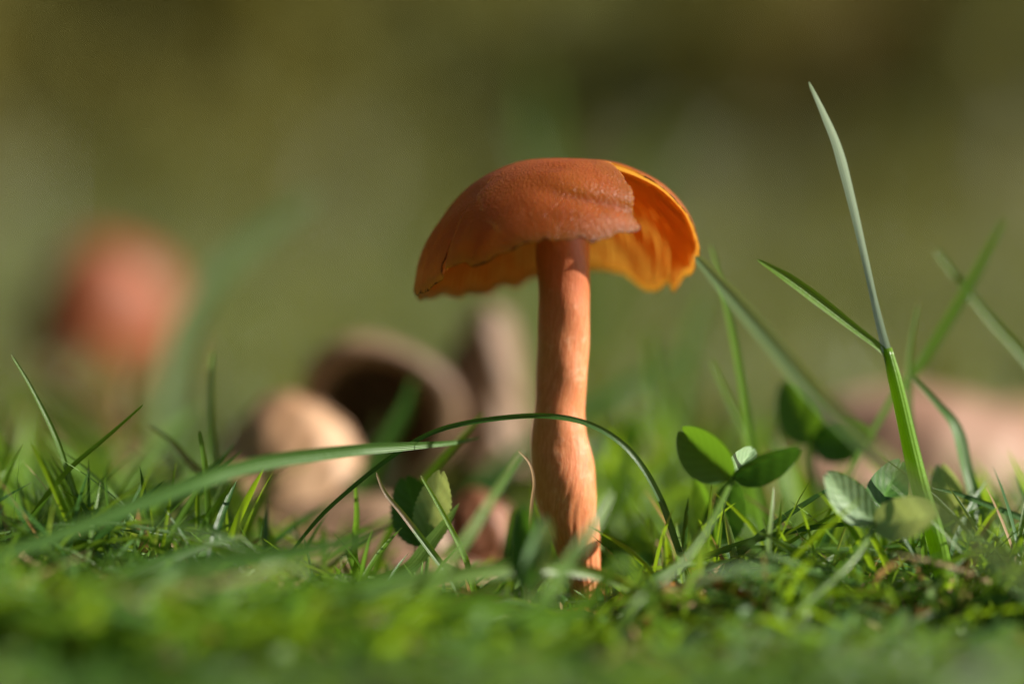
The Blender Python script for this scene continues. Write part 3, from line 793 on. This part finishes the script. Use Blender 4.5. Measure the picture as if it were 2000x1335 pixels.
# the tall grass plant: culm, upright blade, side blade
b0 = at(1872, 1235, -.9)
gp = thing('grass_plant', 'tall grass plant with silvery upright blade and dark side blade', 'grass plant', (b0[0], b0[1], ground_z(b0[0], b0[1])))
P, w, tw, fo, rn = blade_geo([(1580, 160), (1609, 220), (1638, 290), (1664, 390), (1689, 500), (1713, 610), (1733, 690), (1746, 740)], [-.95, -.9, -.85], [4, 12, 17, 15, 13, 13, 17, 20], [-.9, -.8, -.6, -.3, 0], .3, 60, .5, False)
V, Fc, B = ribbon(P, w, tw, fo, 5, rn); mesh('blade', V, Fc, M['silver'], gp, bp=B)
P, w, tw, fo, rn = blade_geo([(1479, 507), (1540, 546), (1600, 590), (1660, 636), (1722, 684), (1742, 715)], [-.95, -.9, -.85], [6, 21, 24, 20, 16, 12], .35, .5, 40, .3, False)
V, Fc, B = ribbon(P, w, tw, fo, 5, rn); mesh('blade', V, Fc, M['green'], gp, bp=B)
P = spline(to3d([(1733, 680), (1755, 770), (1780, 880), (1800, 960), (1828, 1050), (1850, 1150), (1870, 1230)], [-.85, -.95]), 40)
V, Fc, B = tube(P, np.interp(np.linspace(0, 1, 40), [0, .1, .5, 1], [18, 26, 36, 40]) * BACK / F, 12, .8)
mesh('culm', V, Fc, M['lime'], gp, bp=B)
for k, (pts, Yv) in enumerate((([(1772, 980), (1780, 1060), (1792, 1150), (1800, 1210)], -.2), ([(1800, 1020), (1806, 1100), (1812, 1190)], -.4))):
    V, Fc, B = ribbon(*blade_geo(pts, Yv, [8, 13, 14], .2)[:3], .3, 5, .5); mesh('shoot', V, Fc, M['lime'], gp, bp=B)

# ------------------------------------------------------------------ clovers and small leaves
def leaflet_geo(base, tip, width, roll=0., fold=.4, cup=.15, serr=.0, notch=.06, nu=22, nv=13, rnd=.5):
    base = np.array(base); tip = np.array(tip)
    ax = tip - base; Lg = np.linalg.norm(ax); ax /= Lg
    S = np.cross(ax, (0, -1, 0)); S /= np.linalg.norm(S) + 1e-9
    N = np.cross(S, ax)
    c, s_ = math.cos(roll), math.sin(roll)
    S, N = S * c + N * s_, N * c - S * s_
    V, B = [], []
    for i in range(nu):
        u = i / (nu - 1)
        hw = width / 2 * (math.sin(math.pi * min(1, u ** .8 * .97 + .012)) ** .62)
        for j in range(nv):
            v = -1 + 2 * j / (nv - 1)
            ww = hw * (1 + serr * (1 if i % 2 else -1) * (abs(v) > .95))
            uu = u - notch * math.exp(-(v / .25) ** 2) * u ** 6
            p = base + ax * Lg * uu + S * v * ww + N * (fold * abs(v) ** 1.3 * ww + cup * Lg * math.sin(math.pi * u) * -1 + .004 * Lg * math.sin(u * 26 + abs(v) * 5))
            V.append(p); B.append((v, u * .9, rnd))
    f = [(i * nv + j, i * nv + j + 1, (i + 1) * nv + j + 1, (i + 1) * nv + j) for i in range(nu - 1) for j in range(nv - 1)]
    return np.array(V), f, np.array(B)

def clover(name, label, centre, leaflets, stalk, sY, sW=18, cat='clover', group='clover leaves in the grass'):
    cpx, cpy, cY = centre
    P = spline(to3d([(cpx, cpy)] + stalk, [cY] + list(ycol(sY, len(stalk)))), 26)
    t = thing(name, label, cat, P[-1], group)
    V, Fc, B = tube(P, np.linspace(.75, 1, 26) * sW * BACK / F, 8)
    mesh('stalk', V, Fc, M['petiole'], t, bp=B)
    for (tx, ty, tY, wpx, roll, fold, mat, kw) in leaflets:
        V, Fc, B = leaflet_geo(at(cpx, cpy, cY), at(tx, ty, tY), wpx * (BACK + cY) / F, roll, fold, rnd=R.random(), **kw)
        mesh('leaflet', V, Fc, M[mat], t, bp=B)

clover('clover', 'clover with two folded cupped leaflets on a slanting yellow green stalk', (1432, 932, -1.2), [
    (1330, 838, -1.0, 92, .25, .65, 'clover_lit', dict(cup=-.1)),
    (1562, 872, -1.4, 70, -.5, .75, 'clover', dict(cup=.05)),
    (1470, 875, -.2, 50, .3, .6, 'clover_pale', dict(cup=.05))], [(1420, 955), (1388, 1020), (1330, 1100), (1245, 1170)], [-1.4, -3.0], 15)
clover('clover', 'clover with silvery leaflets catching the sun beside the culm', (1706, 1020, -1.4), [
    (1612, 925, -1.5, 78, -.35, .3, 'clover_pale', dict(cup=.1)),
    (1832, 1000, -1.9, 84, .35, .35, 'clover_pale', dict(cup=.12)),
    (1760, 900, -.2, 84, .2, .4, 'clover_lit', dict(cup=.05))], [(1695, 1050), (1650, 1110), (1560, 1190)], [-1.7, -2.5], 15)
clover('clover', 'blurred clover with one bitten lime leaflet and one dark leaflet', (1585, 868, 1.7), [
    (1535, 742, 1.9, 92, .2, .3, 'clover_lit', dict(cup=.05)),
    (1708, 850, 1.6, 88, -.2, .4, 'clover', dict(cup=.08))], [(1590, 930), (1600, 1000), (1600, 1090)], 1.7, 16)
clover('clover', 'clover with serrated dark leaflet and pale spotted leaflet before the tan leaves', (832, 1065, -.1), [
    (790, 930, .1, 100, .1, .25, 'clover', dict(serr=.05, cup=.05, nu=30)),
    (862, 918, -.4, 74, .15, .3, 'clover_pale', dict(serr=.04, cup=.05, nu=30))], [(835, 1090), (830, 1130), (820, 1170)], -.2, 9)
clover('clover', 'clover with one upright serrated green leaflet under the cupped leaflets', (1400, 1065, .1), [
    (1436, 940, .2, 82, .2, .4, 'clover', dict(serr=.05, nu=30)),
    (1360, 930, .4, 60, .9, .5, 'clover_lit', dict(cup=.05))], [(1392, 1110), (1380, 1160)], .1, 9)
clover('clover', 'clover with small round veined leaflet beyond the culm', (1862, 1040, .3), [
    (1838, 905, .3, 74, .3, .4, 'clover_pale', dict(cup=.05)),
    (1890, 975, .2, 70, -.5, .4, 'clover', dict(cup=.05))], [(1865, 1080), (1870, 1150)], .3, 9)
clover('clover', 'blurred clover with grey green folded leaflets before the stem', (1030, 1150, -2.8), [
    (1022, 985, -2.6, 66, .5, .6, 'clover', dict(cup=.05)),
    (1068, 1010, -2.9, 52, -.4, .5, 'clover_pale', dict(cup=.05))], [(1028, 1200), (1022, 1260)], -3.0, 16)
clover('clover', 'low dark clover with small leaflets behind the stem base', (1235, 1130, 1.0), [
    (1205, 1085, 1.0, 52, .2, .3, 'clover', {}), (1285, 1085, 1.1, 56, -.3, .3, 'clover', {}), (1300, 1130, .6, 50, -.6, .3, 'clover_lit', {})], [(1238, 1170), (1240, 1200)], 1.0, 10)
clover('clover', 'low dark clover half hidden beside the level rusty stalk', (1940, 1120, .2), [
    (1905, 1070, .2, 60, .2, .3, 'clover', {}), (1985, 1090, .3, 60, -.3, .3, 'clover', {})], [(1940, 1170), (1942, 1210)], .2, 10)
clover('clover', 'low clover leaf with pale leaflets near the buried leaf', (900, 1205, -1.8), [
    (860, 1170, -1.8, 46, .2, .3, 'clover_lit', {}), (945, 1180, -1.7, 46, -.3, .3, 'clover', {})], [(900, 1240), (900, 1270)], -1.8, 10)
clover('clover', 'shaded clover with lime leaflets behind the narrow stalk', (1210, 880, 4.6), [
    (1250, 820, 4.6, 66, .2, .3, 'clover_lit', {}), (1160, 850, 4.6, 66, -.3, .3, 'clover', {})], [(1215, 960), (1220, 1060)], 4.6, 14)

# ------------------------------------------------------------------ turf grass, moss, lawn (uncountable)
LIM = [(-400, 990), (0, 985), (300, 1000), (480, 1050), (600, 1085), (760, 1120), (1000, 1140), (1100, 1170), (1190, 1180), (1230, 1110), (1320, 1060), (1500, 1040), (1700, 1050), (1850, 1030), (2000, 1010), (2400, 1000)]
LIMF = [(-400, 1060), (0, 1065), (500, 1095), (700, 1130), (1000, 1200), (1200, 1250), (1400, 1275), (1800, 1270), (2400, 1240)]
def scatter(name, label, n, xr, yr, hr, wr, mat, lim, rng, seg=6, lean=.8, na=3, aim=None):
    parts = []
    tries = 0
    while len(parts) < n and tries < n * 6:
        tries += 1
        y = yr[0] + (yr[1] - yr[0]) * rng.random() ** (aim or 1)
        d = y + BACK
        x = rng.uniform(*xr) if not callable(xr) else rng.uniform(-1, 1) * xr(d)
        h = rng.uniform(*hr); az = rng.uniform(0, 6.28); ln = rng.uniform(.1, lean) * h
        z0 = float(ground_z(x, y)) - .05
        dx, dy = math.cos(az), math.sin(az)
        bend = rng.uniform(.2, 1.2)
        t = np.linspace(1, 0, seg)
        P = np.stack([x + dx * ln * t ** (1 + bend), y + dy * ln * t ** (1 + bend), z0 + h * (t - .35 * bend * t ** 3 * ln / h)], 1)
        if lim is not None:
            px, py = proj(P)
            lm = LIMF if (lim is LIM and y < -2.2) else lim
            if (py < np.interp(px, *zip(*lm)) + rng.exponential(25)).any(): continue
        w = rng.uniform(*wr) * np.clip(np.sqrt((1 - t) * 3.2), .06, 1)
        parts.append(ribbon(P, w, rng.uniform(-1.4, 1.4), .35, na, rng.random(), ref=(math.sin(az), -math.cos(az), .15)))
    V, Fc, B = join(parts)
    tag(mesh(name, V, Fc, mat, bp=B), label, 'grass', kind='stuff')

rg = np.random.default_rng(21)
scatter('turf_grass', 'short green turf grass round the toadstool', 2400, (-8, 8), (-2.4, 3.0), (.3, 1.9), (.03, .09), M['turf'], LIM, rg, 8, 1.7)
scatter('turf_grass', 'dry straw coloured bits among the turf', 380, (-8, 8), (-2.6, 4.0), (.25, 1.2), (.04, .12), M['straw'], LIM, rg, 6, 2.0)
for lb, mt, nn in (('green grass blades lying over the turf', 'green', 420), ('dark grass blades lying over the turf', 'deep', 260),
                   ('pale grass blades lying over the turf', 'pale', 90), ('brown straws lying over the turf', 'rust', 70)):
    scatter('turf_grass', lb, nn, (-7, 7), (-2.4, 2.6), (.3, .95), (.04, .11), M[mt], LIM, rg, 9, 3.2)
def near_grass(label, n, wr, mat, rng, yr=(-4.6, -1.6), LM=None, spread=75, lean=3.0, name='near_grass'):
    """Blades of mixed height, thinning upward, between the toadstool and the camera."""
    parts = []
    while len(parts) < n:
        y = rng.uniform(*yr); d = y + BACK
        px = rng.uniform(-250, 2250)
        if yr[1] < -1.5 and yr[0] > -5 and px > 1050 and rng.random() < .5: px = rng.uniform(-250, 1050)
        x = (px - 1000) * d / F
        tip = np.interp(px, *zip(*(LM or LIMF))) + rng.gamma(1.6, spread)
        z0 = float(ground_z(x, y)) - .05
        h = max(EYE + (667.5 - tip) * d / F - z0, rng.uniform(.12, .3))
        az = rng.uniform(0, 6.28); ln = h * rng.uniform(.1, lean)
        t = np.linspace(1, 0, 8); bend = rng.uniform(.3, 1.3)
        P = np.stack([x + math.cos(az) * ln * t ** (1 + bend), y + math.sin(az) * ln * t ** (1 + bend), z0 + h * t ** .9], 1)
        w = rng.uniform(*wr) * np.clip(np.sqrt((1 - t) * 3.2), .06, 1)
        parts.append(ribbon(P, w, rng.uniform(-1.4, 1.4), .35, 3, rng.random(), ref=(math.sin(az), -math.cos(az), .15)))
    V, Fc, B = join(parts)
    tag(mesh(name, V, Fc, mat, bp=B), label, 'grass', kind='stuff')
near_grass('out of focus green grass before the toadstool', 1100, (.04, .12), M['green'], rg)
near_grass('out of focus bluish grass before the toadstool', 520, (.05, .14), M['bluish'], rg)
near_grass('out of focus lime grass before the toadstool', 200, (.04, .12), M['lime'], rg)
near_grass('out of focus straw before the toadstool', 150, (.04, .12), M['straw'], rg)
LIMN = [(-400, 1290), (2400, 1290)]
near_grass('very short grass close before the toadstool', 700, (.04, .12), M['turf'], rg, (-8, -4.4), LIMN, 40)
LIMM = [(-400, 850), (0, 860), (250, 850), (420, 880), (560, 960), (700, 1010), (880, 1050), (990, 1080), (1060, 1150), (1200, 1160), (1240, 1000), (1330, 930), (1500, 920), (1700, 930), (1850, 900), (2000, 870), (2400, 860)]
for lb, n, mt in (('tangle of fine green blades round the toadstool', 330, 'green'), ('tangle of fine lime blades round the toadstool', 130, 'lime'), ('tangle of fine dark blades round the toadstool', 170, 'deep'),
                  ('tangle of fine pale blades round the toadstool', 70, 'pale'), ('fine dry blades in the tangle round the toadstool', 60, 'straw')):
    near_grass(lb, int(n * 1.25), (.03, .09), M[mt], rg, (-1.45, 2.2), LIMM, 95, 1.2, 'fine_grass')
LIMB = [(-400, 700), (250, 720), (420, 820), (560, 960), (760, 990), (1000, 960), (1050, 900), (1180, 760), (1300, 720), (1500, 760), (1650, 880), (2000, 860), (2400, 760)]
for lb, n, mt in (('soft green blades standing behind the toadstool', 300, 'green'), ('soft lime blades standing behind the toadstool', 120, 'lime'), ('soft pale blades standing behind the toadstool', 90, 'pale'), ('soft straw blades standing behind the toadstool', 60, 'straw')):
    near_grass(lb, n, (.06, .17), M[mt], rg, (2.4, 11), LIMB, 90, .9, 'back_grass')
LIM2 = [(-400, 880), (250, 860), (430, 930), (560, 1010), (1000, 1000), (1060, 990), (1200, 850), (1500, 900), (1700, 960), (2400, 900)]
scatter('turf_grass', 'soft green turf grass behind the toadstool', 3400, lambda d: d * .36, (3.0, 14), (.5, 2.4), (.07, .2), M['turf'], LIM2, rg, 6, .9)
scatter('lawn_grass', 'blurred lawn grass stretching away from the toadstool', 9000, lambda d: d * .48, (14, 70), (1.0, 3.0), (.12, .3), M['far'], None, rg, 5, .9, 3, 1.5)
scatter('lawn_grass', 'distant lawn grass in front of the shrubs', 12500, lambda d: d * .5, (70, 460), (2.5, 6.0), (.4, .9), M['far'], None, rg, 4, .9, 3, 1.4)

scatter('lawn_grass', 'tall rough grass at the foot of the shrubs', 2200, lambda d: d * .46, (240, 470), (6, 20), (.7, 1.7), M['far_dry'], None, rg, 5, .7)
def moss_shoot(rng, nl=34):
    lx, ly = rng.normal(size=2) * .35
    V, B = [], []
    for i in range(nl):
        t = i / nl
        p = np.array([lx * t * t, ly * t * t, t]); a = i * 2.4 + rng.normal() * .3; r = .17 * (1 - t * .5) * rng.uniform(.8, 1.2)
        dv = np.array([math.cos(a), math.sin(a), .6 + t]); dv /= np.linalg.norm(dv)
        sd = np.cross(dv, (0, 0, 1)); sd /= np.linalg.norm(sd) + 1e-9
        V += [p, p + dv * r * .45 + sd * r * .2, p + dv * r, p + dv * r * .45 - sd * r * .2]
        B += [(0, 0, .3 * t), (1, .4, .3 * t), (0, .8, .4 * t), (-1, .4, .3 * t)]
    return np.array(V), np.array(B)
def moss(label, spots, rng):
    """Feathery moss shoots: short stalks ringed by tiny pointed leaves."""
    kinds = [moss_shoot(rng) for _ in range(14)]
    Vs, Bs = [], []
    for (x, y, h) in spots:
        V, B = kinds[rng.integers(14)]
        a = rng.uniform(0, 6.28); c, s_ = math.cos(a), math.sin(a)
        Q = V * h
        Vs.append(np.stack([Q[:, 0] * c - Q[:, 1] * s_, Q[:, 0] * s_ + Q[:, 1] * c, Q[:, 2]], 1) + [x, y, float(ground_z(x, y)) - .03])
        Bs.append(B + [0, 0, rng.random() * .7])
    V = np.vstack(Vs)
    tag(mesh('moss', V, np.arange(len(V)).reshape(-1, 4).tolist(), M['moss'], bp=np.vstack(Bs), smooth=False), label, 'moss', kind='stuff')
rm = np.random.default_rng(5)
def patch(px, py, Y, rx, ry, n, h):
    c = at(px, py, Y)
    return [(c[0] + rm.normal() * rx, c[1] + rm.normal() * ry, rm.uniform(*h)) for _ in range(n)]
moss('sunlit yellow green moss around the foot of the tall grass plant', patch(1800, 1150, -.2, .7, .8, 240, (.2, .55)) + patch(1950, 1180, -.6, .5, .7, 130, (.2, .5)), rm)
moss('low moss carpet between the grass blades', [(rm.uniform(-7, 7), rm.uniform(-2.4, 3), rm.uniform(.12, .36)) for _ in range(800)], rm)
moss('bright moss shoots by the crossed thin blades', patch(40, 1140, -.6, .5, .7, 150, (.25, .6)) + patch(270, 1110, -1.2, .5, .6, 120, (.2, .5)), rm)
